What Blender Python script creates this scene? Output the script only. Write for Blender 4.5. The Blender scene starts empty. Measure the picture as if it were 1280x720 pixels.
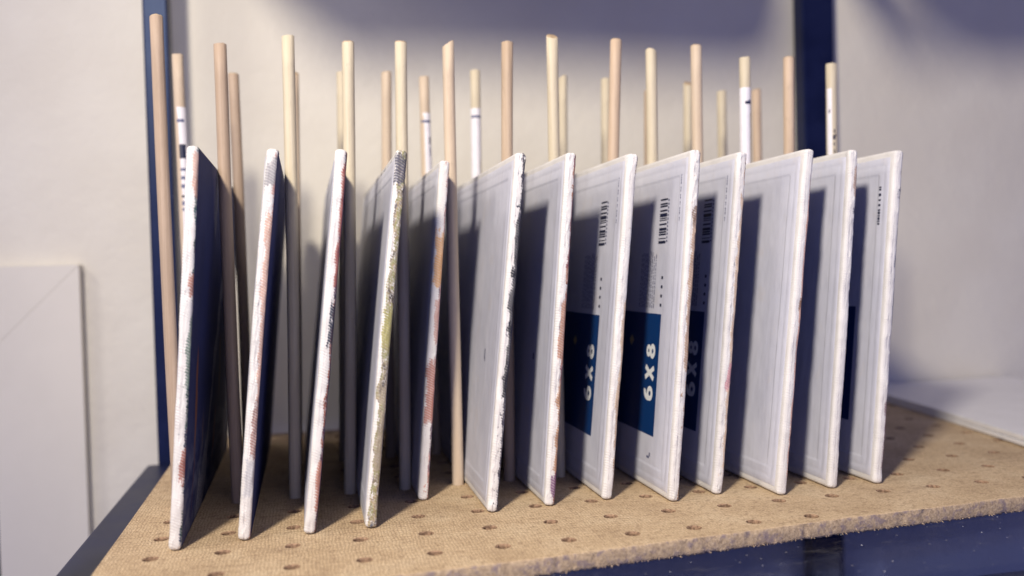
import bpy, bmesh, math, random
from mathutils import Matrix, Vector
random.seed(7)
scene = bpy.context.scene
C = scene.collection
CM = 0.01                                   # everything below is written in centimetres

# ------------------------------------------------------------------ camera
cam_d = bpy.data.cameras.new('camera'); cam = bpy.data.objects.new('camera', cam_d); C.objects.link(cam)
R_ = Vector((0.9743808, -0.2232153, -0.0275151)); U_ = Vector((0.0314108, 0.0139206, 0.9994096)); W_ = Vector((0.2227005, 0.9746698, -0.0205753))
loc = Vector((0.0591857, -0.3232686, 0.1024410))
cam.matrix_world = Matrix(((R_.x, U_.x, -W_.x, loc.x), (R_.y, U_.y, -W_.y, loc.y), (R_.z, U_.z, -W_.z, loc.z), (0, 0, 0, 1)))
cam_d.sensor_width = 36; cam_d.lens = 31.5056; cam_d.clip_start = 0.01; cam_d.clip_end = 50
cam_d.dof.use_dof = True; cam_d.dof.focus_distance = 0.375; cam_d.dof.aperture_fstop = 5.6
scene.camera = cam

# ------------------------------------------------------------------ light
world = bpy.data.worlds.new('World'); scene.world = world; world.use_nodes = True
bgn = world.node_tree.nodes['Background']
bgn.inputs[0].default_value = (0.25, 0.26, 0.58, 1); bgn.inputs[1].default_value = 0.53
ld = bpy.data.lights.new('desk_lamp_light', 'SPOT'); ld.energy = 30; ld.color = (1.0, 0.905, 0.76); ld.shadow_soft_size = 0.038; ld.spot_size = math.radians(112); ld.spot_blend = 1.0
lamp = bpy.data.objects.new('desk_lamp_light', ld); lamp.location = (-0.148, -0.43, 0.48); lamp.rotation_euler = Vector((.58, .60, -.42)).to_track_quat('-Z', 'Y').to_euler(); C.objects.link(lamp)
l2 = bpy.data.lights.new('room_light', 'AREA'); l2.shape = 'DISK'; l2.size = 0.16; l2.energy = 1.2; l2.color = (1.0, 0.93, 0.82)
room = bpy.data.objects.new('room_light', l2); room.location = (-0.50, -0.12, 0.52); room.rotation_euler = Vector((.75, .42, -.45)).to_track_quat('-Z', 'Y').to_euler(); C.objects.link(room)
l3 = bpy.data.lights.new('blue_fill_light', 'AREA'); l3.shape = 'DISK'; l3.size = 1.0; l3.energy = 3.0; l3.color = (.36, .44, 1.0)  # blue fill lamp added behind the camera to tint the shadows
blue_fill = bpy.data.objects.new('blue_fill_light', l3); blue_fill.location = (-0.15, -1.35, 0.28); blue_fill.rotation_euler = Vector((.25, 1, -.12)).to_track_quat('-Z', 'Y').to_euler(); C.objects.link(blue_fill)
vs = scene.view_settings
vs.view_transform = 'Standard'; vs.look = 'None'; vs.exposure = 0.0; vs.gamma = 1.0; vs.use_curve_mapping = False

scene.cycles.diffuse_bounces = 3

# ------------------------------------------------------------------ material helpers
class NT:
    def __init__(s, name):
        s.m = bpy.data.materials.new(name); s.m.use_nodes = True
        s.t = s.m.node_tree; s.b = s.t.nodes['Principled BSDF']; s.out = s.t.nodes['Material Output']
        s.co = None
    def n(s, typ, **kw):
        x = s.t.nodes.new(typ)
        for k, v in kw.items(): setattr(x, k, v)
        return x
    def set(s, sock, v):
        if isinstance(v, bpy.types.NodeSocket): s.t.links.new(v, sock)
        elif isinstance(v, (tuple, list)) and len(v) == 3 and sock.type == 'RGBA': sock.default_value = (*v, 1)
        else: sock.default_value = v
    def obj(s):
        if s.co is None: s.co = s.n('ShaderNodeTexCoord').outputs['Object']
        return s.co
    def math(s, op, a, b=0.0, c=0.0, clamp=False):
        x = s.n('ShaderNodeMath', operation=op); x.use_clamp = clamp
        s.set(x.inputs[0], a); s.set(x.inputs[1], b); s.set(x.inputs[2], c)
        return x.outputs[0]
    def xyz(s, v=None):
        x = s.n('ShaderNodeSeparateXYZ'); s.set(x.inputs[0], v or s.obj()); return x.outputs
    def scale(s, v):
        x = s.n('ShaderNodeMapping'); s.set(x.inputs['Vector'], s.obj()); x.inputs['Scale'].default_value = v; return x.outputs[0]
    def noise(s, scale, detail=3, rough=0.55, vec=None, w=None, col=False):
        x = s.n('ShaderNodeTexNoise'); s.set(x.inputs['Vector'], vec or s.obj())
        if w is not None: x.noise_dimensions = '4D'; x.inputs['W'].default_value = w
        x.inputs['Scale'].default_value = scale; x.inputs['Detail'].default_value = detail; x.inputs['Roughness'].default_value = rough
        return x.outputs['Color' if col else 'Fac']
    def step(s, v, a, b):                   # smooth ramp 0..1 between a and b
        x = s.n('ShaderNodeMapRange', interpolation_type='SMOOTHSTEP'); s.set(x.inputs[0], v)
        s.set(x.inputs[1], a); s.set(x.inputs[2], b); x.inputs[3].default_value = 0; x.inputs[4].default_value = 1
        return x.outputs[0]
    def mix(s, f, a, b):
        x = s.n('ShaderNodeMix', data_type='RGBA'); s.set(x.inputs[0], f); s.set(x.inputs[6], a); s.set(x.inputs[7], b); return x.outputs[2]
    def ramp(s, v, stops, interp='LINEAR'):
        x = s.n('ShaderNodeValToRGB'); s.set(x.inputs[0], v); cr = x.color_ramp; cr.interpolation = interp
        while len(cr.elements) < len(stops): cr.elements.new(0.5)
        for e, (p, c) in zip(cr.elements, stops): e.position = p; e.color = (*c, 1)
        return x.outputs[0]
    def bump(s, h, dist, strength=1.0, prev=None):
        x = s.n('ShaderNodeBump'); s.set(x.inputs['Height'], h); x.inputs['Distance'].default_value = dist; x.inputs['Strength'].default_value = strength
        if prev: s.set(x.inputs['Normal'], prev)
        return x.outputs[0]
    def fin(s, col=None, rough=None, normal=None, spec=None, metal=None):
        if col is not None: s.set(s.b.inputs['Base Color'], col)
        if rough is not None: s.set(s.b.inputs['Roughness'], rough)
        if normal is not None: s.set(s.b.inputs['Normal'], normal)
        if spec is not None: s.b.inputs['Specular IOR Level'].default_value = spec
        if metal is not None: s.b.inputs['Metallic'].default_value = metal
        return s.m

def mat_wall():
    t = NT('painted_plaster')
    a = t.noise(14, 3); b = t.noise(170, 3, .6); c = t.noise(60, 2)
    col = t.mix(t.step(a, .3, .7), (.68, .64, .56), (.72, .685, .605))
    col = t.mix(t.step(t.noise(420, 2), .76, .80), col, (.35, .31, .28))
    n = t.bump(c, .0010, .5); n = t.bump(b, .0006, .7, n)
    col = t.mix(t.math('MULTIPLY', t.step(t.noise(9, 5, .65), .55, .75), .25), col, (.58, .55, .52))
    return t.fin(col, .62, n, .3)
def mat_peg():
    t = NT('screen_back_hardboard')
    x, y, z = t.xyz()
    wob = t.noise(130, 3)
    k = 2 * math.pi / .00142
    xw = t.math('ADD', x, t.math('MULTIPLY', wob, .0030)); yw = t.math('ADD', y, t.math('MULTIPLY', wob, -.0060))
    sx = t.math('SINE', t.math('MULTIPLY', xw, k)); sy = t.math('SINE', t.math('MULTIPLY', yw, k))
    weave = t.math('MINIMUM', t.math('ABSOLUTE', t.math('SINE', t.math('MULTIPLY', xw, 2 * math.pi / .0027))), t.math('ABSOLUTE', t.math('SINE', t.math('MULTIPLY', yw, 2 * math.pi / .0060))))
    # the mesh marks are strong at the left and worn out towards the right
    amt = t.math('SUBTRACT', 1.0, t.math('MULTIPLY', t.step(t.math('ADD', x, t.math('MULTIPLY', t.noise(25, 2), .10)), .08, .33), .72))
    weave_h = t.math('MULTIPLY', weave, amt)
    fib = t.noise(1100, 5, .75); blot = t.noise(38, 4, .6); mid = t.noise(330, 4, .7)
    col = t.ramp(blot, [(.28, (.45, .325, .195)), (.5, (.58, .435, .27)), (.72, (.66, .52, .34))])
    col = t.mix(t.math('MULTIPLY', t.step(fib, .5, .68), .7), col, (.80, .63, .44))
    col = t.mix(t.math('MULTIPLY', t.step(fib, .5, .32), .75), col, (.22, .135, .085))
    col = t.mix(t.math('MULTIPLY', t.step(mid, .52, .32), .6), col, (.27, .18, .115))
    col = t.mix(t.math('MULTIPLY', t.math('MULTIPLY', t.step(weave, .42, .08), amt), .40), col, (.24, .15, .09))
    # long stains
    st = t.noise(1, 4, .6, vec=t.scale((26, 70, 26)), w=3.1)
    col = t.mix(t.math('MULTIPLY', t.step(st, .60, .72), .35), col, (.19, .12, .085))
    n = t.bump(weave_h, .00035, .7); n = t.bump(fib, .00022, .8, n); n = t.bump(mid, .0003, .7, n)
    return t.fin(col, .78, n, .2)
def mat_peg_edge():
    t = NT('torn_hardboard_edge')
    a = t.noise(900, 5, .75); b = t.noise(260, 4, .65)
    col = t.ramp(a, [(.3, (.24, .17, .12)), (.5, (.47, .35, .23)), (.7, (.64, .50, .34))])
    col = t.mix(t.math('MULTIPLY', t.step(b, .48, .66), .75), col, (.22, .175, .20))
    n = t.bump(a, .0004, .9); n = t.bump(b, .0004, .6, n)
    return t.fin(col, .85, n, .15)
def mat_wood(name, c1, c2, w):
    t = NT(name)
    g = t.noise(1, 4, .65, vec=t.scale((900, 900, 22)), w=w)
    big = t.noise(1, 2, .5, vec=t.scale((60, 60, 14)), w=w + 3)
    col = t.mix(t.step(g, .3, .7), c1, c2)
    col = t.mix(t.math('MULTIPLY', t.step(big, .45, .7), .35), col, tuple(k * .72 for k in c1))
    col = t.mix(t.math('MULTIPLY', t.step(t.noise(700, 2, w=w), .73, .78), .5), col, (.2, .12, .07))
    g2 = t.noise(1, 5, .7, vec=t.scale((1500, 1500, 45)), w=w + 6)
    col = t.mix(t.math('MULTIPLY', t.step(g2, .56, .66), .38), col, tuple(k * .55 for k in c1))
    dent = t.noise(1, 3, .6, vec=t.scale((260, 260, 120)), w=w + 8)
    col = t.mix(t.math('MULTIPLY', t.step(dent, .66, .72), .35), col, tuple(k * .62 for k in c1))
    return t.fin(col, .55, t.bump(dent, .0005, .5, t.bump(g, .00030, .8)), .3)
def mat_metal():
    t = NT('navy_black_painted_steel')
    a = t.noise(40, 4, .6); b = t.noise(2500, 2)
    col = t.mix(t.step(a, .35, .7), (.004, .006, .030), (.007, .010, .044))
    col = t.mix(t.math('MULTIPLY', t.step(t.noise(300, 4, .7), .66, .72), .5), col, (.08, .09, .18))
    t.set(t.b.inputs['Specular Tint'], (.45, .6, 1, 1))
    return t.fin(col, t.mix(a, (.34,) * 3, (.48,) * 3), t.bump(b, .00005, .4), .35)
def mat_plain(name, col, rough=.5, var=.08, scale=120, spec=.4, bumpd=.0002):
    t = NT(name); a = t.noise(scale, 4, .6)
    return t.fin(t.mix(t.step(a, .3, .7), tuple(k * (1 - var) for k in col), tuple(min(1, k * (1 + var)) for k in col)), rough, t.bump(a, bumpd, .6), spec)
def mat_glass():
    t = NT('dusty_smoked_glass')
    nt = t.t
    tr = t.n('ShaderNodeBsdfTransparent'); tr.inputs[0].default_value = (.66, .70, .82, 1)
    gl = t.n('ShaderNodeBsdfGlossy'); gl.inputs[0].default_value = (.55, .62, .9, 1); gl.inputs['Roughness'].default_value = .16
    fr = t.n('ShaderNodeFresnel'); fr.inputs[0].default_value = 1.45
    m1 = t.n('ShaderNodeMixShader'); t.set(m1.inputs[0], t.math('MULTIPLY', fr.outputs[0], .16)); t.set(m1.inputs[1], tr.outputs[0]); t.set(m1.inputs[2], gl.outputs[0])
    df = t.n('ShaderNodeBsdfDiffuse'); df.inputs[0].default_value = (.55, .53, .50, 1)
    film = t.noise(45, 5, .65); sm = t.noise(1, 5, .7, vec=t.scale((60, 190, 60)), w=2.2)
    fine = t.noise(1500, 3, .7)
    dust = t.math('MULTIPLY', t.step(film, .46, .74), t.step(fine, .40, .70))
    dust = t.math('ADD', t.math('MULTIPLY', dust, .03), t.math('MULTIPLY', t.step(sm, .56, .70), .05))
    v = t.n('ShaderNodeTexVoronoi'); t.set(v.inputs['Vector'], t.obj()); v.inputs['Scale'].default_value = 210
    spk = t.math('MULTIPLY', t.step(v.outputs['Distance'], .13, .06), t.step(t.noise(130, 2), .52, .56))
    dust = t.math('ADD', dust, t.math('MULTIPLY', spk, .25), clamp=True)
    m2 = t.n('ShaderNodeMixShader'); t.set(m2.inputs[0], dust); t.set(m2.inputs[1], m1.outputs[0]); t.set(m2.inputs[2], df.outputs[0])
    nt.links.new(m2.outputs[0], t.out.inputs[0]); nt.nodes.remove(t.b)
    return t.m
def mat_paper():
    t = NT('blue_white_backing_paper')
    a = t.noise(30, 3); f = t.noise(900, 4, .7); sc = t.noise(1, 4, .7, vec=t.scale((200, 500, 90)), w=5)
    col = t.mix(t.step(a, .35, .7), (.56, .57, .66), (.62, .625, .705))
    col = t.mix(t.math('MULTIPLY', t.step(f, .62, .75), .18), col, (.42, .42, .55))
    col = t.mix(t.math('MULTIPLY', t.step(sc, .69, .72), .55), col, (.20, .20, .30))
    mot = t.noise(1, 5, .7, vec=t.scale((90, 90, 40)), w=11); warm = t.noise(1, 3, .6, vec=t.scale((120, 60, 60)), w=15)
    col = t.mix(t.math('MULTIPLY', t.step(mot, .50, .70), .22), col, (.40, .41, .50))
    col = t.mix(t.math('MULTIPLY', t.step(warm, .56, .70), .30), col, (.60, .56, .56))
    n = t.bump(a, .0022, .5, t.bump(f, .00010, .6, t.bump(t.noise(1, 4, .6, vec=t.scale((160, 260, 60)), w=21), .0005, .6)))
    return t.fin(col, .46, n, .4)
def mat_print(name, c1):
    t = NT(name)
    a = t.noise(1200, 3, .7)
    return t.fin(t.mix(t.step(a, .60, .80), c1, tuple(min(1, k * 1.4 + .02) for k in c1)), .42, None, .45)

def mat_canvas(i, face, x0, spots, pal, patches, amp=.0012, streaks=None, bend=0):
    """primed white canvas wrapped round the board, with paint on its right face and paint that ran over its edge
       x: across the thickness, y: depth, z: height.  x0 = where the paint starts across the edge (metres)"""
    t = NT('primed_canvas_with_paint')
    x, y, z = t.xyz()
    x = t.math('SUBTRACT', x, t.math('MULTIPLY', t.math('SINE', t.math('MULTIPLY', z, math.pi / (HT * CM))), bend * CM))
    dg = t.math('ADD', t.math('MULTIPLY', z, 2 * math.pi / .00115), t.math('MULTIPLY', t.math('ADD', x, y), 2 * math.pi / .0026))
    rib = t.math('SINE', t.math('ADD', dg, t.math('MULTIPLY', t.noise(160, 2, w=i), 5)))
    rib2 = t.math('SINE', t.math('MULTIPLY', t.math('SUBTRACT', x, y), 2 * math.pi / .0011))
    fine = t.noise(1400, 4, .7, w=i)
    col = t.mix(t.step(t.noise(70, 3, w=i), .35, .7), (.66, .64, .625), (.74, .72, .705))
    edge = t.noise(1, 4, .62, vec=t.scale((420, 420, 190)), w=i * 1.7)
    blob = t.noise(1, 3, .6, vec=t.scale((260, 260, 75)), w=i * 2.3 + 9)
    hue = t.noise(1, 2, .6, vec=t.scale((240, 240, 120)), w=i * 1.1 + 4)
    palc = t.ramp(t.step(hue, .28, .72), pal)
    xx = t.math('ADD', x, t.math('MULTIPLY', t.math('SUBTRACT', edge, .5), amp * 3.2))
    xx = t.math('ADD', xx, t.math('MULTIPLY', t.math('SUBTRACT', blob, .5), amp * 4.5))
    xx = t.math('ADD', xx, t.math('MULTIPLY', rib, .00016))
    m = t.step(xx, x0, x0 + .00018)
    ribm = t.math('ADD', .75, t.math('MULTIPLY', t.step(t.math('ADD', rib, t.math('MULTIPLY', fine, 1.5)), -.4, .9), .25))
    col = t.mix(t.math('MULTIPLY', t.math('MULTIPLY', m, ribm), t.step(t.noise(1, 5, .75, vec=t.scale((900, 900, 600)), w=i), .33, .52)), col, palc)
    # loose flecks on the edge
    fl = t.step(t.noise(1, 4, .65, vec=t.scale((620, 620, 420)), w=i * 3.3), spots, spots + .03)
    col = t.mix(t.math('MULTIPLY', fl, t.step(x, -.0016, .0004)), col, palc)
    for (z0, z1, xa, c) in patches:
        w_ = t.math('MULTIPLY', t.step(z, z0 * CM - .004, z0 * CM + .006), t.step(z, z1 * CM + .004, z1 * CM - .006))
        nn = t.noise(1, 5, .72, vec=t.scale((420, 420, 170)), w=i + 20 + z0)
        thr = t.math('SUBTRACT', .70, t.math('MULTIPLY', w_, .36))
        mm = t.math('MULTIPLY', t.math('SUBTRACT', nn, thr), 16, clamp=True)
        mm = t.math('MULTIPLY', mm, t.step(t.math('ADD', xx, t.math('MULTIPLY', fine, .0012)), xa, xa + .0004))
        col = t.mix(t.math('MULTIPLY', mm, t.math('ADD', .62, t.math('MULTIPLY', t.step(t.math('ADD', rib, t.math('MULTIPLY', fine, 1.2)), -.2, .8), .33))), col, c)
    # painted picture side
    pn = t.noise(1, 4, .6, vec=t.scale((40, 34, 22)), w=i * 1.9)
    pc = t.mix(t.step(pn, .35, .62), face, tuple(k * 1.35 + .002 for k in face))
    if streaks:
        wv = t.n('ShaderNodeTexWave', wave_type='BANDS', bands_direction='DIAGONAL'); t.set(wv.inputs['Vector'], t.scale((0, 1, -.62)))
        wv.inputs['Scale'].default_value = 6; wv.inputs['Distortion'].default_value = 7; wv.inputs['Detail'].default_value = 3; wv.inputs['Detail Scale'].default_value = 3
        sm = t.math('MULTIPLY', t.step(wv.outputs['Fac'], .70, .92), t.step(t.math('SUBTRACT', y, t.math('MULTIPLY', z, .55)), -.06, .06))
        sm = t.math('MULTIPLY', sm, t.step(fine, .36, .6))
        pc = t.mix(sm, pc, streaks[0])
        refl_streak = t.math('MULTIPLY', t.step(t.noise(1, 3, .6, vec=t.scale((30, 60, 12)), w=31), .62, .68), t.step(z, .11, .07))
        pc = t.mix(refl_streak, pc, streaks[1])  # brown streak: the dowel's reflection painted into the colour
        sc = t.math('MULTIPLY', t.step(z, .055, .02), t.step(t.noise(1, 5, .7, vec=t.scale((60, 60, 110)), w=8), .40, .62))
        pc = t.mix(t.math('MULTIPLY', sc, .6), pc, (.16, .17, .25))
    side = t.math('MULTIPLY', t.step(x, .00205, .00222), t.step(t.math('ADD', y, t.math('MULTIPLY', edge, .003)), .0012, .0024))
    col = t.mix(side, col, pc)
    thick = t.math('ADD', t.math('MULTIPLY', m, .5), t.math('MULTIPLY', fine, .6))
    n = t.bump(t.math('MULTIPLY', rib, t.math('ADD', .15, t.math('MULTIPLY', t.step(t.noise(150, 3, w=i + 40), .40, .60), 1.2))), .00005, .7); n = t.bump(rib2, .00004, .4, n); n = t.bump(thick, .00035, .7, n)
    return t.fin(col, t.math('ADD', .55, t.math('MULTIPLY', side, .15)), n, .15)

M = dict(wall=mat_wall(), peg=mat_peg(), peg_edge=mat_peg_edge(), metal=mat_metal(), glass=mat_glass(), paper=mat_paper(),
         white_panel=mat_plain('satin_white_panel', (.70, .66, .58), .35, .02, 20, .4, .0006),
         sheet=mat_plain('white_card', (.80, .79, .80), .4, .03, 60, .4, .0004),
         shelf=mat_plain('painted_particle_board', (.5, .46, .42), .6),
         sticker=mat_plain('white_paper_sticker', (.74, .72, .76), .5, .04, 300, .35),
         ink=mat_print('dark_blue_ink', (.010, .014, .045)), ink_soft=mat_print('faded_ink', (.12, .13, .22)),
         blue=mat_print('blue_label_print', (.003, .034, .140)), blue_white=mat_print('white_print', (.80, .82, .82)),
         gold=mat_print('ochre_print', (.42, .33, .16)), hole=mat_plain('punched_fibre_hole_wall', (.27, .175, .115), .9, .5, 900, .1), dust=mat_plain('dust', (.42, .42, .44), .9))

TH, LEN, HT = .46, 20.32, 15.24
# ------------------------------------------------------------------ object helpers
def link(name, me, parent=None, loc=None, mats=()):
    o = bpy.data.objects.new(name, me); C.objects.link(o)
    if me is not None:
        for m in mats: me.materials.append(m)
    if parent: o.parent = parent
    if loc: o.location = loc
    return o
def mesh(name, verts, faces, smooth=False, mi=None):
    me = bpy.data.meshes.new(name); me.from_pydata([(a * CM, b * CM, c * CM) for a, b, c in verts], [], faces)
    if smooth: me.polygons.foreach_set('use_smooth', [True] * len(me.polygons))
    if mi: me.polygons.foreach_set('material_index', mi)
    me.update(); return me
def box(name, x0, x1, y0, y1, z0, z1, m, parent=None, bev=.08, origin=(0, 0, 0)):
    bm = bmesh.new(); bmesh.ops.create_cube(bm, size=1)
    for v in bm.verts:
        v.co = ((x0 + (v.co.x + .5) * (x1 - x0) - origin[0]) * CM, (y0 + (v.co.y + .5) * (y1 - y0) - origin[1]) * CM, (z0 + (v.co.z + .5) * (z1 - z0) - origin[2]) * CM)
    if bev: bmesh.ops.bevel(bm, geom=bm.edges[:], offset=bev * CM, segments=2, profile=.6, affect='EDGES')
    me = bpy.data.meshes.new(name); bm.to_mesh(me); bm.free()
    return link(name, me, parent, None, [m])
def tag(o, label, cat=None, group=None, kind=None):
    o['label'] = label
    if cat: o['category'] = cat
    if group: o['group'] = group
    if kind: o['kind'] = kind
    return o
def empty(name, loc=(0, 0, 0)):
    o = bpy.data.objects.new(name, None); o.empty_display_size = .02; o.location = [k * CM for k in loc]; C.objects.link(o); return o

# ------------------------------------------------------------------ wall
w = box('wall', -110, 150, 29.5, 34, -75, 75, M['wall'], bev=0)
w['kind'] = 'structure'; w['label'] = 'pale plaster wall behind the shelf'; 

# ------------------------------------------------------------------ shelving frame
frame = empty('metal_shelving', (-3, 26, -1))
frame_inv = Vector((3 * CM, -26 * CM, 1 * CM))
def fpart(o, label=None):
    o.parent = frame; o.location = frame_inv
    if label: o['label'] = label
    return o
tag(frame, 'dark navy metal shelving unit with upright posts and a smoked glass shelf', 'shelving')
fpart(box('post', -3.26, -1.80, 25.5, 27.2, -75, 60, M['metal'], bev=.12), 'navy back post at the left end of the pegboard')
fpart(box('post', 42.35, 44.95, 27.95, 29.3, -75, 60, M['metal'], bev=.12), 'wide navy back post behind the right canvas panels')
fpart(box('post', -4.9, -3.86, -2.0, -.9, -75, 7.2, M['metal'], bev=.12), 'low front post at the left edge of the photo')
fpart(box('side_rail', -3.84, -1.9, -6.9, 25.42, -3.2, -1.0, M['metal'], bev=.10))
fpart(box('front_rail', -1.85, 62, -7.0, -5.62, -3.2, -.85, M['metal'], bev=.10))
fpart(box('glass_shelf', -1.95, 62, -5.52, 25.4, -.98, -.66, M['glass'], bev=.04))
def slab(name, pts, z0, z1, m):
    n = len(pts); v = [(x, y, z0) for x, y in pts] + [(x, y, z1) for x, y in pts]
    f = [tuple(range(n)), tuple(range(2 * n - 1, n - 1, -1))] + [(i, i + n, (i + 1) % n + n, (i + 1) % n) for i in range(n)]
    me = mesh(name, v, f); bm = bmesh.new(); bm.from_mesh(me); bmesh.ops.recalc_face_normals(bm, faces=bm.faces[:]); bm.to_mesh(me); bm.free()
    return link(name, me, None, None, [m])
fpart(slab('upper_shelf', [(-1.9, -3.2), (15.2, -3.2), (19.5, .8), (27.4, 11.3), (39, 27.6), (-1.9, 27.6)], 35, 36.2, M['shelf']), 'upper shelf board that shades the wall')  # unseen; slanted right end shaped to the shadow wanted on the wall
fpart(slab('shade_strip', [(23.6, -1.6), (25.4, -1.6), (45.4, 27.6), (43.0, 27.6)], 35, 36.2, M['shelf']))  # unseen strip added so its shadow borders the light streak on the wall
fpart(slab('upper_shelf', [(27.6, -.8), (80, 5), (80, 27.6), (47.6, 27.6)], 35, 36.2, M['shelf']))  # unseen piece, outline shaped to cast the right-hand wall shadow

fpart(box('light_block_shelf', -1.8, 62, -5, 27.6, -31, -29, M['metal'], bev=.1))  # unseen panel added to block ambient light coming from below

# dust specks lying on the glass, past counting
vs_, fs_ = [], []
for k in range(120):
    x = random.uniform(-1, 60); y = random.uniform(-5.3, -2.2 + x * .07); s = random.choice([.012, .015, .02, .03]) * random.uniform(.6, 1.4)
    b0 = len(vs_); a0 = random.uniform(0, 6.3)
    for q in range(5):
        a = a0 + q * 1.2566; rr = s * random.uniform(.6, 1.2); vs_.append((x + rr * math.cos(a) * 1.5, y + rr * math.sin(a), -.656))
    vs_.append((x, y, -.656 + s * .7))
    for q in range(5): fs_.append((b0 + q, b0 + (q + 1) % 5, b0 + 5))
d = link('dust_specks', mesh('dust_specks', vs_, fs_), None, None, [M['dust']])
tag(d, 'pale dust specks scattered on the smoked glass shelf edge', 'dust', kind='stuff')

# ------------------------------------------------------------------ white framed panel on the wall, left
pn = empty('framed_panel', (-8, 28.9, -20))
tag(pn, 'plain white framed panel with mitred corner against the left wall', 'panel')
def prism(name, pts, y0, y1, m, parent, off, label=None):
    n = len(pts); v = [(x, y0, z) for x, z in pts] + [(x, y1, z) for x, z in pts]
    f = [tuple(range(n)), tuple(range(2 * n - 1, n - 1, -1))] + [(i, i + n, (i + 1) % n + n, (i + 1) % n) for i in range(n)]
    me = mesh(name, v, f); bm = bmesh.new(); bm.from_mesh(me)
    bmesh.ops.recalc_face_normals(bm, faces=bm.faces[:]); bmesh.ops.bevel(bm, geom=bm.edges[:], offset=.015 * CM, segments=1, affect='EDGES'); bm.to_mesh(me); bm.free()
    o = link(name, me, parent, off, [m])
    if label: o['label'] = label
    return o
po = Vector((8 * CM, -28.9 * CM, 20 * CM))
X1, Z1, fw_ = -8.0, 11.3, 6.2
prism('frame_stile', [(X1, -40), (X1, Z1), (X1 - fw_, Z1 - fw_), (X1 - fw_, -40)], 28.55, 29.46, M['white_panel'], pn, po)
prism('frame_top', [(X1 - .012, Z1 + .0), (-44, Z1 + .0), (-44, Z1 - fw_), (X1 - fw_ - .012, Z1 - fw_)], 28.555, 29.46, M['white_panel'], pn, po)
o = box('inner_panel', -44, X1 - fw_ - .05, 28.62, 29.46, -40, Z1 - fw_ - .05, M['white_panel'], pn, .03); o.location = po

# ------------------------------------------------------------------ pegboard
def y_edge(x): return -2.72 + .0742 * (x + 0) + .05 * math.sin(x * .31) + .03 * math.sin(x * 1.7)
XL = -1.72; XR = 61.5; YB = 27.9; T = -.64
bm = bmesh.new()
P = lambda x, y, z: bm.verts.new((x * CM, y * CM, z * CM))
def hw(f): f.material_index = 1
def cellquad(x0, x1, y0, y1):
    for z, flip in ((0, 0), (T, 1)):
        vv = [P(x0, y0, z), P(x1, y0, z), P(x1, y1, z), P(x0, y1, z)]
        bm.faces.new(vv[::-1] if flip else vv)
def cellhole(cx, cy, x0, x1, y0, y1, r=.265):
    n = 16
    outer = []
    for k in range(n):
        a = math.pi / 4 + k * math.tau / n
        side = k // 4; f = (k % 4) / 4
        cs = [(x1, y1), (x0, y1), (x0, y0), (x1, y0)]
        A, B = cs[side], cs[(side + 1) % 4]
        outer.append((A[0] + (B[0] - A[0]) * f, A[1] + (B[1] - A[1]) * f))
    rr = [r * random.uniform(.94, 1.06) for _ in range(n)]
    ring = [(cx + rr[k] * math.cos(math.pi / 4 + k * math.tau / n), cy + rr[k] * math.sin(math.pi / 4 + k * math.tau / n)) for k in range(n)]
    ring2 = [(cx + (a - cx) * 1.16, cy + (b - cy) * 1.16) for a, b in ring]
    to = [P(a, b, 0) for a, b in outer]; t2 = [P(a, b, -.004) for a, b in ring2]; ti = [P(a, b, -.05) for a, b in ring]; bi = [P(a, b, T) for a, b in ring]; bo = [P(a, b, T) for a, b in outer]
    for k in range(n):
        j = (k + 1) % n
        bm.faces.new((to[k], to[j], t2[j], t2[k])); hw(bm.faces.new((t2[k], t2[j], ti[j], ti[k]))); hw(bm.faces.new((ti[k], ti[j], bi[j], bi[k]))); bm.faces.new((bi[k], bi[j], bo[j], bo[k]))
G = 2.54; YT = .22                                   # front strip depth
cols = [(i, max(XL, i * G - G / 2), min(XR, i * G + G / 2)) for i in range(0, 25)]
strip = []
def ye(x): return y_edge(x)
for i, x0, x1 in cols:
    x0 = XL if i == 0 else x0
    cx = i * G
    j = -1
    while j * G - .36 < max(ye(x0), ye(x1)) + YT: j += 1
    ytop = j * G + G / 2
    yb0 = [ye(x) + YT for x in (x0, x1)]
    # first row: bottom side follows the cut edge
    n = 16; cy = j * G
    def bot(x): return yb0[0] + (yb0[1] - yb0[0]) * (x - x0) / (x1 - x0)
    # skewed cell
    outer = []
    cs = [(x1, ytop), (x0, ytop), (x0, yb0[0]), (x1, yb0[1])]
    r = .265
    for k in range(n):
        A, B = cs[k // 4], cs[(k // 4 + 1) % 4]; f = (k % 4) / 4
        outer.append((A[0] + (B[0] - A[0]) * f, A[1] + (B[1] - A[1]) * f))
    ring = [(cx + r * math.cos(math.pi / 4 + k * math.tau / n), cy + r * math.sin(math.pi / 4 + k * math.tau / n)) for k in range(n)]
    ring2 = [(cx + (a - cx) * 1.16, cy + (b - cy) * 1.16) for a, b in ring]
    to = [P(a, b, 0) for a, b in outer]; t2 = [P(a, b, -.004) for a, b in ring2]; ti = [P(a, b, -.05) for a, b in ring]; bi = [P(a, b, T) for a, b in ring]; bo = [P(a, b, T) for a, b in outer]
    for k in range(n):
        q = (k + 1) % n
        bm.faces.new((to[k], to[q], t2[q], t2[k])); hw(bm.faces.new((t2[k], t2[q], ti[q], ti[k]))); hw(bm.faces.new((ti[k], ti[q], bi[q], bi[k]))); bm.faces.new((bi[k], bi[q], bo[q], bo[k]))
    strip.append((x0, x1, yb0[0], yb0[1]))
    for jj in range(j + 1, 11):
        y0 = jj * G - G / 2; y1 = min(YB, jj * G + G / 2)
        if y1 - (jj * G) < .4: cellquad(x0, x1, y0, y1)
        else: cellhole(cx, jj * G, x0, x1, y0, y1)
    for (a, b, c_, d_) in ((x0, x1, YB, T),):
        q4 = [P(a, YB, 0), P(b, YB, 0), P(b, YB, T), P(a, YB, T)]; bm.faces.new(q4)
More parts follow.
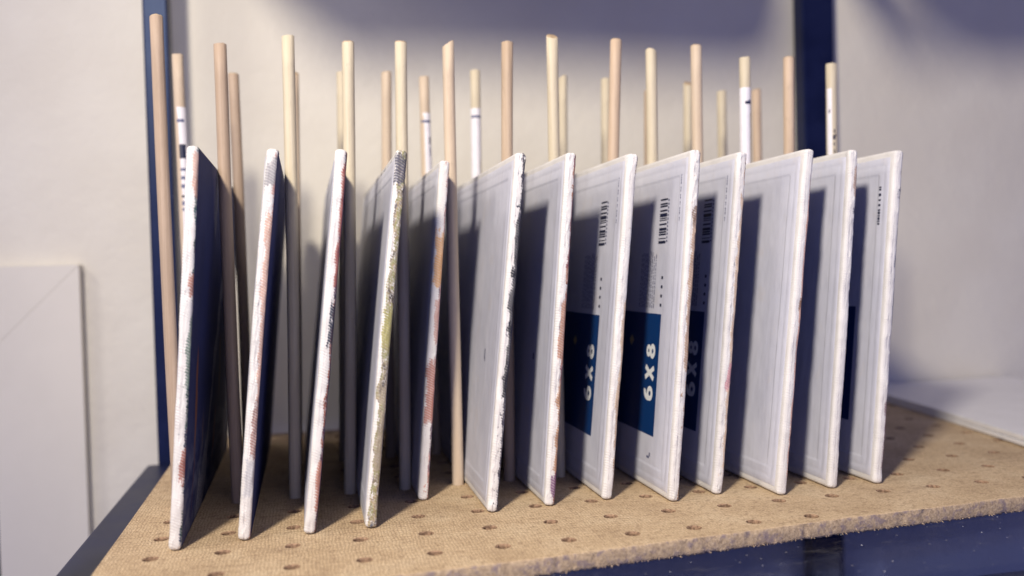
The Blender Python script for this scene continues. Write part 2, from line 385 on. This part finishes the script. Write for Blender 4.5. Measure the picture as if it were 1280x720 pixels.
q4 = [P(XL, ye(XL) + YT, T), P(XL, ye(XL) + YT, 0), P(XL, YB, 0), P(XL, YB, T)]; bm.faces.new(q4)
q4 = [P(XR, ye(XR) + YT, T), P(XR, ye(XR) + YT, 0), P(XR, YB, 0), P(XR, YB, T)]; bm.faces.new(q4)
bmesh.ops.remove_doubles(bm, verts=bm.verts[:], dist=1e-6)
bmesh.ops.recalc_face_normals(bm, faces=bm.faces[:])
me = bpy.data.meshes.new('pegboard'); bm.to_mesh(me); bm.free()
peg = link('pegboard', me, None, None, [M['peg'], M['hole']])
tag(peg, 'tan perforated hardboard shelf with rows of round holes and a rough cut front edge', 'pegboard')
# the ragged front edge: fine strip
vs_, fs_, mi = [], [], []
rnd = random.Random(3)
prof = [(YT, 0, 0), (YT * .45, 0.0, .3), (.02, -.004, .8), (0, -.05, 1), (-.01, -.26, 1), (.0, -.42, 1), (.01, -.56, 1.2), (.05, T, 2.2), (YT + .3, T + .004, 0)]
walk = 0; xs = []; x = XL
while x < XR: xs.append(x); x += .085
lowf = [rnd.gauss(0, 1) for _ in range(200)]
def ln(x, s):
    k = (x + 5) * s; a = int(k); f = k - a; f = f * f * (3 - 2 * f); return lowf[a % 200] * (1 - f) + lowf[(a + 1) % 200] * f
for x in xs:
    # straight chords between columns keep the strip flush with the cells
    i = min(24, max(0, int((x + G / 2) // G))); x0, x1, ya, yb = strip[i]
    base = ya + (yb - ya) * (x - x0) / (x1 - x0) - YT
    tear = max(0, ln(x, 2.7) - .6) * .03 + max(0, ln(x, .9) - 1.0) * .07
    for (dy, z, w_) in prof:
        n1 = rnd.gauss(0, .007) * w_ + ln(x + z * 3, 3.1) * .006 * w_
        vs_.append((x + rnd.gauss(0, .008) * min(1, w_), base + dy + n1 + (tear if w_ >= 1 else 0), z + (rnd.gauss(0, .018) - .01 if w_ > 2 else rnd.gauss(0, .006) * min(1, w_))))
m_ = len(prof)
for a in range(len(xs) - 1):
    for b in range(m_ - 1):
        fs_.append((a * m_ + b, a * m_ + b + 1, (a + 1) * m_ + b + 1, (a + 1) * m_ + b)); mi.append(0 if b < 2 else 1)
o = link('front_edge', mesh('front_edge', vs_, fs_, True, mi), peg, None, [M['peg'], M['peg_edge']])
# splinter fibres sticking out below the edge
vs_, fs_ = [], []
for k in range(420):
    x = rnd.uniform(XL + .1, XR - .5); i = min(24, max(0, int((x + G / 2) // G))); x0, x1, ya, yb = strip[i]
    y = ya + (yb - ya) * (x - x0) / (x1 - x0) - YT - rnd.uniform(-.01, .02); z = rnd.choice([-.60, -.62, -.63, -.5, -.05]); L = rnd.uniform(.03, .11); b0 = len(vs_)
    ax = rnd.uniform(-.8, .8)
    vs_ += [(x, y, z - .012), (x + .02, y + .03, z + .02), (x - .02, y + .03, z + .02), (x + L * ax, y - L * .6, z - L * rnd.uniform(-.2, .6))]
    fs_ += [(b0, b0 + 1, b0 + 3), (b0 + 1, b0 + 2, b0 + 3), (b0 + 2, b0, b0 + 3)]
o = link('edge_splinters', mesh('edge_splinters', vs_, fs_), peg, None, [M['peg_edge']]); o['kind'] = 'stuff'

# ------------------------------------------------------------------ white card sheet, right
sv = [(42.75, 7.6), (46.6, 29.2), (60.5, 29.2), (60.5, 4.6)]
def sheet_layer(name, dz0, dz1, shrink, m, parent, off):
    seg = 30; pts = []
    # left edge with a faint bow, then around
    for k in range(seg + 1):
        f = k / seg; pts.append((sv[0][0] + (sv[1][0] - sv[0][0]) * f + .35 * math.sin(f * math.pi) + shrink, sv[0][1] + (sv[1][1] - sv[0][1]) * f))
    pts += [sv[2], sv[3]]
    n = len(pts); lift = lambda p: .10 * max(0, 1 - p[1] / 14)
    v = [(a, b, dz0 + lift((a, b))) for a, b in pts] + [(a, b, dz1 + lift((a, b))) for a, b in pts]
    f = [tuple(range(n, 2 * n)), tuple(range(n - 1, -1, -1))] + [(i, (i + 1) % n, (i + 1) % n + n, i + n) for i in range(n)]
    me = mesh(name, v, f); bm = bmesh.new(); bm.from_mesh(me); bmesh.ops.recalc_face_normals(bm, faces=bm.faces[:]); bmesh.ops.bevel(bm, geom=[e for e in bm.edges if not all(len(fc.verts) > 6 for fc in e.link_faces) and any(len(fc.verts) > 6 for fc in e.link_faces)], offset=.04 * CM, segments=2, affect='EDGES'); bm.to_mesh(me); bm.free()
    return link(name, me, parent, off, [m])
sh = empty('white_sheet_stack', (50, 18, .02)); so = Vector((-50 * CM, -18 * CM, -.02 * CM))
tag(sh, 'thin stack of white card sheets lying on the pegboard by the right wall', 'card sheets')
sheet_layer('card_sheet', .02, .26, 0, M['sheet'], sh, so); sheet_layer('card_sheet', .275, .56, .10, M['sheet'], sh, so)

# ------------------------------------------------------------------ dowels
woods = {'cream': mat_wood('cream_birch', (0.562, 0.485, 0.348), (0.622, 0.555, 0.429), 1.0), 'tan': mat_wood('tan_birch', (0.429, 0.318, 0.222), (0.503, 0.392, 0.289), 5.0),
         'pink': mat_wood('pinkish_birch', (0.51, 0.38, 0.27), (0.59, 0.46, 0.345), 9.0), 'pale': mat_wood('pale_birch', (0.533, 0.422, 0.311), (0.592, 0.488, 0.377), 13.0), 'brown': mat_wood('brown_birch', (0.370, 0.274, 0.200), (0.444, 0.340, 0.259), 17.0)}  # brown is the darkest birch, used on the leftmost dowels
endgrain = mat_wood('sawn_end_grain', (0.444, 0.326, 0.207), (0.518, 0.400, 0.274), 21.0)
def dowel(x, y, xt, yt, zt, wood, label, group, cut='flat', seed=0):
    """rod from 0.6 below the board to the top (xt, yt, zt)"""
    rd = random.Random(seed * 7 + 1)
    r = .283; n = 20; zb = -.62
    root = empty('wooden_dowel', (x, y, 0)); tag(root, label, 'dowel', group)
    L = zt; vs, fs, mi = [], [], []
    bow = rd.uniform(-.05, .05)
    hs = [zb / 1.0] + [0.0] + [L * k / 14 for k in range(1, 15)]
    tiltd = rd.uniform(0, 6.28); slope = {'flat': .04, 'slant': .55, 'round': .10}[cut]
    for h in hs:
        f = h / L; cx = (xt - x) * f + bow * math.sin(max(0, f) * math.pi); cy = (yt - y) * f
        for k in range(n):
            a = k * math.tau / n; rr = r * (1 + .012 * math.sin(3 * a + h * .7 + seed))
            px, py = rr * math.cos(a), rr * math.sin(a)
            z = h
            if h == hs[-1]: z += slope * (px * math.cos(tiltd) + py * math.sin(tiltd)) + rd.uniform(-.012, .012) - (.05 if cut == 'round' else .02)
            vs.append((cx + px, cy + py, z))
    m = len(hs)
    for a in range(m - 1):
        for k in range(n): fs.append((a * n + k, a * n + (k + 1) % n, (a + 1) * n + (k + 1) % n, (a + 1) * n + k)); mi.append(0)
    base = (m - 1) * n
    ring = len(vs)
    for k in range(n):
        v = vs[base + k]; cx, cy = xt - x, yt - y
        vs.append((cx + (v[0] - cx) * .84, cy + (v[1] - cy) * .84, v[2] + (.055 if cut == 'round' else .022) + rd.uniform(-.008, .008)))
    for k in range(n): fs.append((base + k, base + (k + 1) % n, ring + (k + 1) % n, ring + k)); mi.append(1 if cut != 'flat' else 0)
    vs.append((xt - x, yt - y, L + (.05 if cut == 'round' else .02)))
    for k in range(n): fs.append((ring + k, ring + (k + 1) % n, len(vs) - 1)); mi.append(1)
    fs.append(tuple(range(n - 1, -1, -1))); mi.append(0)
    ro = link('rod', mesh('rod', vs, fs, True, mi), root, None, [woods[wood], endgrain])
    root['top'] = 0; del root['top']
    return root, (xt - x, yt - y, L)
def wrap(root, top, z0, z1, m, name, r=.292, a0=0, a1=math.tau, parent=None):
    """paper wrapped round the rod between two heights; a0..a1 = arc (towards the camera is -90 degrees)"""
    n = 20; full = abs(a1 - a0 - math.tau) < 1e-6; vs, fs = [], []
    for z in (z0, z1):
        f = z / top[2]
        for k in range(n + 1):
            a = a0 + (a1 - a0) * k / n; vs.append((top[0] * f + r * math.cos(a), top[1] * f + r * math.sin(a), z))
    for k in range(n): fs.append((k, k + 1, n + 2 + k, n + 1 + k))
    return link(name, mesh(name, vs, fs, True), parent or root, None, [m])

F = [(-.24, 21.93), (2.43, 20.77), (5.42, 21.22), (8.13, 21.05), (10.58, 21.12), (12.83, 21.08), (15.72, 21.24), (17.98, 21.61), (21.28, 21.52), (23.13, 20.98), (25.57, 21.36), (28.26, 20.83), (30.76, 20.89), (33.23, 20.62)]
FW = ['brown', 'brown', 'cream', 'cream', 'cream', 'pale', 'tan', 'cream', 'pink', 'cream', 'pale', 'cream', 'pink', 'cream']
FC = ['round', 'flat', 'flat', 'round', 'round', 'slant', 'flat', 'slant', 'round', 'slant', 'round', 'flat', 'round', 'flat']
GF = 'front row of wooden dowels'; GB = 'back row of wooden dowels'
FL = ['tall tan dowel in front of the left navy post, leaning left',
      'brown dowel just right of the leftmost canvas panel',
      'cream dowel between the second and third canvas panels, flat sawn top',
      'cream dowel right behind the top of the third canvas panel',
      'cream dowel right behind the dark speckled top of the fourth canvas panel',
      'pale dowel with slanted rough top, visible down to its base beside the fifth panel',
      'tan flat-topped dowel rising behind the broad back of the sixth canvas panel',
      'cream dowel with chipped slanted tip behind the seventh canvas panel',
      'pinkish dowel with rounded tip beside the eighth canvas panel, tallest of its neighbours',
      'cream dowel with pointed slanted tip behind the ninth canvas panel',
      'pale dowel with rounded tip right above the tenth canvas panel',
      'cream topped dowel wrapped in white paper sticker above the tenth and eleventh panels',
      'pinkish orange dowel rising behind the eleventh plain canvas panel',
      'cream dowel with small dark print standing in front of the right navy post']
fr = []
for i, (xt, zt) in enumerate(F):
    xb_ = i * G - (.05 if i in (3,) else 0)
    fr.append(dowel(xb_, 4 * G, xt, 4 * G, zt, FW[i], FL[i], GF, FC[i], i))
Bx = {0: (-.14, 22.05), 1: (.96, 21.11), 2: (2.19, 21.2), 3: (3.20, 21.3), 4: (4.16, 21.37), 5: (4.98, 21.15), 6: (6.13, 21.57), 7: (6.99, 15.5), 8: (8.15, 21.23), 9: (9.19, 21.28), 10: (10.24, 20.6), 11: (11.23, 21.1), 12: (12.08, 20.66), 13: (12.98, 20.8)}
BW = ['pale', 'brown', 'pale', 'cream', 'pale', 'pale', 'cream', 'tan', 'cream', 'cream', 'tan', 'cream', 'cream', 'pink']
BL = ['back dowel wrapped in a white barcode sticker beside the left navy post',
      'tan back dowel just right of the brown front dowel',
      'back dowel nearly hidden behind the cream dowel of the second panel',
      'back dowel nearly hidden behind the cream dowel of the third panel',
      'pale bare back dowel just left of the fourth front dowel',
      'back dowel with white paper wrap between the fourth and fifth canvas panels',
      'back dowel with white paper wrap between the fifth and sixth canvas panels',
      'short back dowel hidden behind the face of the seventh canvas panel',
      'short cream back dowel peeking right of the chipped cream dowel',
      'cream back dowel touching the left side of the tallest pinkish dowel in view',
      'back dowel hidden behind the pointed cream dowel of the ninth panel',
      'cream back dowel peeking left of the pale dowel above the tenth panel',
      'short cream back dowel standing alone between two front dowels above the tenth panel',
      'pinkish back dowel just right of the paper wrapped front dowel']
bk = []
for i in range(14):
    c_, zt = Bx[i]
    bk.append(dowel(i * G, 7 * G, c_ * G, 7 * G, zt, BW[i], BL[i], GB, ['flat', 'round', 'slant'][i % 3] if i not in (0, 5) else 'flat', 40 + i))
# stickers
FR = -math.pi / 2
def sticker(rt, z0, z1, marks):
    root, top = rt
    st = wrap(root, top, z0, z1, M['sticker'], 'paper_sticker')
    for (a, b, m, c0, c1) in marks: wrap(root, top, a, b, M[m], 'printed_mark', .2955, FR + c0, FR + c1, st)
sticker(bk[0], 8.0, 19.25, [(18.45, 18.62, 'ink_soft', -.9, .7), (16.55, 17.3, 'ink', -1.0, .75), (15.9, 16.05, 'ink_soft', -1, .9), (15.45, 15.62, 'ink_soft', -1, .9), (15.0, 15.2, 'ink_soft', -1, .9), (14.5, 14.62, 'ink', -1, .9), (14.1, 14.3, 'ink_soft', -1, .9), (13.8, 13.95, 'ink_soft', -1, .9), (11.3, 11.55, 'ink_soft', .1, .5), (9.9, 10.2, 'ink', -.2, .2)])
sticker(bk[5], 8.0, 19.1, [(18.55, 18.7, 'ink_soft', -1.2, 1.2), (17.35, 17.75, 'ink', .55, .85), (16.7, 17.2, 'ink_soft', .6, .8)])
sticker(bk[6], 8.0, 19.4, [(18.85, 19.0, 'ink_soft', -1.2, 1.2), (13.4, 13.8, 'ink_soft', -.3, .5)])
sticker(fr[11], 3.0, 19.25, [(18.4, 18.55, 'ink', -.5, .7), (18.5, 18.62, 'ink_soft', .1, .7)])
root, top = fr[13]
st = wrap(root, top, 12.0, 19.3, M['sticker'], 'paper_sticker', .287, FR - 1.5, FR - .55)
for a, b, c0, c1 in ((18.0, 18.2, -1.1, -.85), (16.95, 17.15, -.25, .0), (16.6, 16.85, -.4, .0), (16.75, 16.9, .05, .25), (16.3, 16.45, -.3, -.1), (15.9, 16.1, -.25, -.05), (15.4, 15.5, -.2, 0)):
    wrap(root, top, a, b, M['ink'], 'printed_mark', .2885, FR + c0, FR + c1)

# ------------------------------------------------------------------ canvas panels
TH, LEN, HT = .46, 20.32, 15.24
def canvas_body(i, rnd, rough, bend):
    """rounded loop in plan (front edge finely divided), extruded up with wobble"""
    h = TH / 2; rc = .16; loop = []
    # start back-left, to front-left, round the front, to back-right
    for y in (LEN, 15, 9, 4.5, 2.0, 1.0, .5, .28): loop.append((-h, y, 0))
    for k in range(5):
        a = math.pi + k * (math.pi / 2) / 4; loop.append((-h + rc + rc * math.cos(a), rc + rc * math.sin(a), .6))
    for f in (.2, .5, .8): loop.append((-h + rc + (TH - 2 * rc) * f, 0, 1))
    for k in range(5):
        a = 1.5 * math.pi + k * (math.pi / 2) / 4; loop.append((h - rc + rc * math.cos(a), rc + rc * math.sin(a), 1))
    for y in (.28, .5, 1.0, 2.0, 4.5, 9, 15, LEN): loop.append((h, y, 0))
    n = len(loop); hs = []
    rt = .14
    for k in range(5): a = k / 4 * math.pi / 2; hs.append((rt * (1 - math.sin(a)) , rt * (1 - math.sin(a)) if 0 else rt * (1 - math.cos(math.pi / 2 - a))))
    rings = []
    for k in range(5): a = k / 4 * math.pi / 2; rings.append((rt * (1 - math.cos(math.pi / 2 - a) if False else 1 - math.sin(a)), rt * (1 - math.sin(a))))
    rings = [(rt - rt * math.sin(k / 4 * math.pi / 2), rt - rt * math.sin(math.pi / 2 - (k / 4) * math.pi / 2) if False else rt * (1 - math.cos((4 - k) / 4 * math.pi / 2))) for k in range(5)]
    zs = [(rt * (1 - math.cos(k / 4 * math.pi / 2)), rt * (1 - math.sin(k / 4 * math.pi / 2))) for k in range(5)]      # (z, inset)
    z = rt
    while z < HT - rt - .05: z += .075; zs.append((z, 0))
    zs += [(HT - rt * (1 - math.cos(k / 4 * math.pi / 2)), rt * (1 - math.sin(k / 4 * math.pi / 2))) for k in range(4, -1, -1)]
    tab = [rnd.gauss(0, 1) for _ in range(400)]
    def nz(t):
        a = int(t); f = t - a; f = f * f * (3 - 2 * f); return tab[a % 400] * (1 - f) + tab[(a + 1) % 400] * f
    vs, fs = [], []
    for (z, ins) in zs:
        for k, (x, y, wgt) in enumerate(loop):
            sx = 1 if x > 0 else -1
            inx = ins * min(1, abs(x) / h) ; iny = ins if y < 1 else (-ins if y >= LEN else 0)
            dx = dy = 0
            if wgt:
                low = nz(z * 1.1 + 3) * .016 + nz(z * 3.2 + 90) * .010
                hi = (nz(z * 9 + k * 37) * .0035 + rnd.gauss(0, .0015)) * rough
                dy = (low + hi) * wgt - max(0, nz(z * 4 + k * 3 + 200) - .9) * .02 * rough
                dx = sx * hi * .8 + nz(z * .8 + 50) * .010
                if z > HT - .5 or z < .5: dx *= 1.8; dy *= 1.5
            bx = bend * math.sin(math.pi * z / HT)
            vs.append((x - sx * inx + dx + bx, y + iny + dy, z))
    m = len(zs)
    for a in range(m - 1):
        for k in range(n - 1): fs.append((a * n + k, a * n + k + 1, (a + 1) * n + k + 1, (a + 1) * n + k))
        fs.append((a * n + n - 1, a * n, (a + 1) * n, (a + 1) * n + n - 1))
    fs.append(tuple(range(n - 1, -1, -1))); fs.append(tuple((m - 1) * n + k for k in range(n)))
    return mesh('canvas', vs, fs, True)
def backing(rnd, bend):
    """paper glued on the back: raised over the folded canvas margin, stepping down inside it"""
    def axis(L):
        a = [.30, .34, .60, .66, .72, .98, 1.03, 1.08, 1.14, 2.0, 3.2]
        mid = [L * f for f in (.25, .4, .5, .6, .75)]
        return sorted(a + mid + [L - q for q in a])
    ys, zs = axis(LEN), axis(HT)
    tab = {}
    vs, fs = [], []
    def h(d):
        if d < .64: return .020
        if d < .70: return .012
        if d < 1.0: return .024
        if d < 1.06: return .026
        return .004
    for a, z in enumerate(zs):
        for b, y in enumerate(ys):
            d = min(y, LEN - y, z, HT - z); e = (a in (0, len(zs) - 1)) or (b in (0, len(ys) - 1))
            hh = .0 if e else h(d) + (rnd.uniform(-.0025, .0025) if d > 1.2 else rnd.uniform(-.003, .003))
            jy = rnd.uniform(-.02, .02) if not e else 0
            vs.append((-TH / 2 - .004 - hh + bend * math.sin(math.pi * z / HT), y + jy, z))
    n = len(ys)
    for a in range(len(zs) - 1):
        for b in range(n - 1): fs.append((a * n + b, (a + 1) * n + b, (a + 1) * n + b + 1, a * n + b + 1))
    return mesh('backing_paper', vs, fs, True)
def flat(name, rects, m, parent, x, loc=(0, 0, 0), bend=0):
    """rects on the back face: (y0, y1, z0, z1)"""
    vs, fs = [], []
    for (y0, y1, z0, z1) in rects:
        nz_ = max(1, int((z1 - z0) / .6))
        for k in range(nz_):
            za, zb = z0 + (z1 - z0) * k / nz_, z0 + (z1 - z0) * (k + 1) / nz_; b = len(vs)
            f = lambda z: x + bend * math.sin(math.pi * z / HT)
            vs += [(f(za), y0, za), (f(za), y1, za), (f(zb), y1, zb), (f(zb), y0, zb)]; fs.append((b, b + 3, b + 2, b + 1))
    return link(name, mesh(name, vs, fs), parent, None, [m])
def digit(ch, m, parent, x, y, z):
    """bold figure that reads upwards (turned a quarter left), its top towards +y; strokes stacked a hair apart"""
    vs, fs = [], []
    def ring(ca, cb, ra, rb_, ia, ib, a0=0, a1=360, lay=0):
        n = 28; b = len(vs)
        for k in range(n + 1):
            t_ = math.radians(a0 + (a1 - a0) * k / n); c_, s_ = math.cos(t_), math.sin(t_)
            for ra_, rb2 in ((ra, rb_), (ia, ib)): vs.append((x - lay * .0012, y + (cb + rb2 * s_), z + (ca + ra_ * c_)))
        for k in range(n): fs.append((b + 2 * k, b + 2 * k + 1, b + 2 * k + 3, b + 2 * k + 2))
    def bar(a0, b0, a1, b1, t_, lay=0):
        L = math.hypot(a1 - a0, b1 - b0); na, nb = -(b1 - b0) / L * t_ / 2, (a1 - a0) / L * t_ / 2; b = len(vs)
        for a, c_ in ((a0 + na, b0 + nb), (a1 + na, b1 + nb), (a1 - na, b1 - nb), (a0 - na, b0 - nb)): vs.append((x - lay * .0012, y + c_, z + a))
        fs.append((b, b + 1, b + 2, b + 3))
    if ch == '8': ring(.35, .79, .29, .28, .085, .085); ring(.35, .32, .345, .32, .11, .10, lay=1)
    elif ch == '6': ring(.36, .36, .345, .36, .115, .12); ring(.47, .55, .455, .54, .20, .30, 82, 200, lay=1)
    else: bar(.10, .02, .62, 1.04, .235); bar(.62, .02, .10, 1.04, .235, 1)
    return link('digit', mesh('digit', vs, fs), parent, None, [m])

BEND = [.02, -.05, .03, -.04, -.03, .02, -.02, .01, .02, .015, .02, .015, .02]
XB = [0.76, 3.23, 5.72, 7.98, 10.62, 13.24, 15.81, 18.48, 21.08, 23.38, 25.85, 28.65, 31.01]
YF = [3.19, 3.69, 3.71, 3.83, 7.49, 4.61, 4.75, 4.92, 3.7, 4.23, 3.2, 3.52, 3.63]
LN = [4.7, 6.1, 6.5, 6.5, 6.3, 6.8, 5.9, 6.7, 5.6, 6.1, 7.4, 6.6, 6.2]
nav = (.012, .018, .085)
red, brown, dark, green, orange, maroon, teal, grey, pink, cream_, blk = (.40, .15, .10), (.26, .13, .07), (.012, .012, .022), (.34, .33, .17), (.66, .34, .16), (.16, .035, .05), (.02, .09, .12), (.22, .22, .23), (.62, .33, .29), (.66, .54, .40), (.008, .008, .02)
K = [  # painted face, x0 (metres across the edge), fleck threshold, palette, patches (z0, z1, x start, colour), rough, amp
 (nav, .00150, .66, [(0, (.02, .04, .05)), (.35, (.05, .12, .12)), (.6, nav), (.85, red)], [(13.2, 15.1, .0006, (.56, .36, .29)), (9.4, 10.6, .0008, (.38, .17, .13)), (2.5, 4.0, .0010, (.38, .15, .12)), (6, 9, .0011, (.16, .22, .19))], 1.2, .0010),
 (nav, .00190, .66, [(0, (.5, .25, .2)), (.5, pink), (.8, grey)], [(13.6, 14.9, -.0012, (.30, .29, .31)), (5, 13, .0008, (.56, .36, .29)), (3.0, 5.5, .0005, (.34, .20, .18)), (1.5, 3.3, -.001, (.50, .50, .53))], 1.7, .0010),
 (nav, .00125, .70, [(0, (.10, .02, .03)), (.3, red), (.55, nav), (.8, maroon)], [(9.6, 14.8, .0014, (.36, .13, .11)), (7.2, 9.6, .0007, (.01, .02, .05)), (.6, 3.2, .0012, (.46, .22, .17))], .8, .0007),
 ((.02, .02, .06), -.00110, .54, [(0, (.06, .05, .05)), (.25, (.34, .29, .20)), (.5, (.27, .27, .13)), (.75, (.38, .30, .18)), (1, (.12, .13, .17))], [(13.7, 15.2, -.0018, (.10, .10, .14)), (7.0, 9.0, -.001, (.36, .34, .14)), (2, 6, .0000, (.34, .29, .22))], 2.0, .0014),
 (nav, .00140, .62, [(0, brown), (.4, pink), (.7, (.16, .10, .14))], [(9.5, 12.2, -.0010, (.66, .38, .17)), (3.2, 6.6, -.0012, (.42, .19, .15)), (6.8, 9.2, .0006, (.5, .3, .26))], 1.5, .0010),
 (nav, .00130, .60, [(0, blk), (.5, (.03, .03, .06)), (1, (.10, .09, .12))], [(4.5, 12.6, .0006, blk), (7.4, 8.2, -.0004, blk), (9.8, 10.6, -.0006, blk)], 2.0, .0010),
 (nav, .00120, .64, [(0, maroon), (.45, (.22, .05, .07)), (.75, (.36, .17, .11))], [(6.0, 9.0, -.0002, (.42, .22, .15)), (1.2, 5.5, .0010, (.46, .27, .17)), (.3, 1.6, .0002, (.20, .10, .20))], 1.5, .0011),
 (nav, .00190, .66, [(0, (.30, .20, .13)), (.6, (.48, .34, .22)), (1, (.18, .14, .14))], [(2, 9, .0012, (.52, .38, .26))], 1.1, .0009),
 (nav, .00165, .63, [(0, (.20, .12, .08)), (.5, (.42, .27, .17)), (1, (.15, .09, .07))], [(5.5, 12.8, .0006, (.42, .28, .19)), (12.0, 13.0, .0002, (.22, .14, .10))], 1.7, .0010),
 (nav, .00170, .66, [(0, (.46, .28, .18)), (.6, (.66, .44, .32)), (1, (.30, .17, .16))], [(1, 13.5, .0009, (.62, .46, .33)), (4.5, 6.0, .0004, (.55, .28, .32))], 1.9, .0009),
 (nav, .00195, .72, [(0, (.55, .27, .18)), (.6, (.62, .38, .28)), (1, (.25, .12, .12))], [(.5, 14.0, .0016, (.60, .33, .24)), (8.2, 8.8, .001, brown)], .8, .0005),
 (nav, .00185, .70, [(0, brown), (.5, (.34, .18, .12)), (1, nav)], [(12.8, 14.6, .0008, (.40, .27, .20)), (12.2, 12.9, .0012, nav)], 1.1, .0007),
 (nav, .00180, .68, [(0, nav), (.5, (.04, .05, .10)), (1, (.25, .13, .10))], [(12.9, 13.6, .0008, (.02, .04, .10)), (.5, 4.5, .0014, (.20, .11, .12)), (7, 12, .0018, (.03, .05, .12))], 1.0, .0008)]
PL = ['leftmost canvas panel, its dark navy painted side turned right',
      'second canvas panel from the left, white edge stained pink with grey scuffs at the top',
      'third canvas panel from the left, clean white edge with a thin red and black rim',
      'fourth canvas panel from the left, edge caked in olive, yellow and grey paint',
      'fifth canvas panel, set further back, with orange and reddish brown patches on its edge',
      'sixth canvas panel, broad plain back and black flecks down its edge',
      'seventh canvas panel, white back and a maroon brown painted rim',
      'eighth canvas panel, first of the three with a blue 6X8 label, edge almost clean',
      'ninth canvas panel, middle of three with blue 6X8 labels, brown crumbly flecks on edge',
      'tenth canvas panel, last of the three with a blue 6X8 label, tan ribbed edge',
      'eleventh canvas panel, plain unprinted back and a thin pinkish orange rim',
      'twelfth canvas panel, plain back, brown and navy dots near its top corner',
      'rightmost canvas panel, small dark line of print near its top edge']
for i in range(13):
    rnd = random.Random(100 + i)
    face, x0, sp, pal, pat, rough, amp = K[i]
    xb = max(XB[i], i * G + .525)
    if i == 3: xb = 8.10
    ln_ = math.radians(LN[i])
    # lean until the panel just touches the dowel on its right
    zt = HT * math.cos(ln_); d = F[i + 1]; xd = (i + 1) * G + (d[0] - (i + 1) * G) * zt / d[1] - .30
    xmax = xd - TH / 2 - .02
    if i + 1 <= 13:
        xb2 = (i + 1) * G + (Bx[i + 1][0] * G - (i + 1) * G) * zt / Bx[i + 1][1] - .30 - TH / 2 - .02
    if xb + HT * math.sin(ln_) > xmax: ln_ = math.asin((xmax - xb) / HT)
    if xb + HT * math.sin(ln_) > xb2: ln_ = math.asin((xb2 - xb) / HT)
    root = empty('canvas_panel', (xb, YF[i], TH / 2 * math.sin(ln_) + .012))
    root.rotation_euler = (0, ln_, 0)
    tag(root, PL[i], 'canvas panel', 'canvas panels standing between the dowels')
    bend = [.02, -.05, .03, -.04, -.03, .02, -.02, .01, .02, .015, .02, .015, .02][i]
    cm = mat_canvas(i + 1, face, x0, sp, pal, pat, amp, ((.34, .34, .40), (.16, .06, .04)) if i == 0 else None, BEND[i])
    link('canvas', canvas_body(i, rnd, rough, bend), root, None, [cm])
    bp = link('backing_paper', backing(rnd, bend), root, None, [M['paper']])
    xs_ = -TH / 2 - .004 - .012
    if i in (7, 8, 9):
        off = 2.25
        lb = flat('size_label', [(off, LEN - 3.0, 2.40, 8.0)], M['blue'], bp, xs_ - .004, bend=bend)
        # the print sits just in front (further left) of the blue box
        for ch, z in (('6', 3.93), ('X', 4.88), ('8', 5.90)):
            digit(ch, M['blue_white'], lb, xs_ - .010 + bend * math.sin(math.pi * (z + .3) / HT), off + .40, z)
        # ochre logo corner deep in the blue box
        xo = xs_ - .008 + bend * math.sin(math.pi * 6.7 / HT); yo = off + 3.5; zo = 6.6
        link('ochre_mark', mesh('ochre_mark', [(xo, yo - .32, zo), (xo, yo, zo - .28), (xo, yo + .32, zo), (xo, yo, zo + .28)], [(0, 3, 2, 1)]), lb, None, [M['gold']])
        # barcode: bars run along y, stacked up z
        z = 11.25; bars = []; rb = random.Random(5)
        while z < 13.35:
            t_ = rb.choice([.04, .07, .12, .16]); bars.append((off + .02, off + .02 + .84, z, z + t_)); z += t_ + rb.choice([.04, .05, .09, .13])
        flat('barcode', bars, M['ink'], bp, xs_ - .006, bend=bend)
        flat('barcode_digits', [(off - .17 + rb.uniform(-.01, .01), off - .05, 11.3 + k * .17, 11.3 + k * .17 + .09) for k in range(12)], M['ink_soft'], bp, xs_ - .006, bend=bend)
        # four small printed marks above the blue box
        flat('small_marks', [(off + .05, off + .24, 8.35 + k * .42, 8.35 + k * .42 + .13) for k in range(4)], M['ink'], bp, xs_ - .006, bend=bend)
        # lines of fine print deeper in
        fp = []
        for c in range(9):
            z = 8.25
            while z < 10.7:
                l_ = rb.uniform(.06, .28); fp.append((off + .95 + c * .22, off + 1.03 + c * .22, z, z + l_)); z += l_ + .06
        flat('fine_print', fp, M['ink_soft'], bp, xs_ - .006, bend=bend)
        # small line of capitals up the front margin
        fp = []; z = 12.2
        while z < 14.3:
            l_ = rb.uniform(.04, .12); fp.append((.80, .88, z, z + l_)); z += l_ + rb.choice([.03, .03, .12])
        flat('margin_print', fp, M['ink_soft'], bp, xs_ - .016, bend=bend)
    if i == 5: flat('fleck', [(3.1, 3.22, 6.2, 6.65), (3.02, 3.12, 6.1, 6.3)], M['ink_soft'], bp, xs_ - .004, bend=bend)
    if i == 6: flat('fleck', [(3.3, 3.55, 6.0, 6.3)], M['ink_soft'], bp, xs_ - .004, bend=bend)
    if i == 8: flat('fleck', [(2.6, 2.9, 1.35, 1.45), (2.5, 2.62, 1.45, 1.62)], M['ink_soft'], bp, xs_ - .004, bend=bend)
    if i == 12:
        rb = random.Random(9); fp = []; z = 11.85
        while z < 13.6:
            l_ = rb.uniform(.05, .13); fp.append((.80, .97, z, z + l_)); z += l_ + rb.choice([.03, .04, .14])
        flat('margin_print', fp, M['ink'], bp, xs_ - .016, bend=bend)
        flat('size_label', [(2.25, 12, 2.55, 8.0)], M['blue'], bp, xs_ - .004, bend=bend)
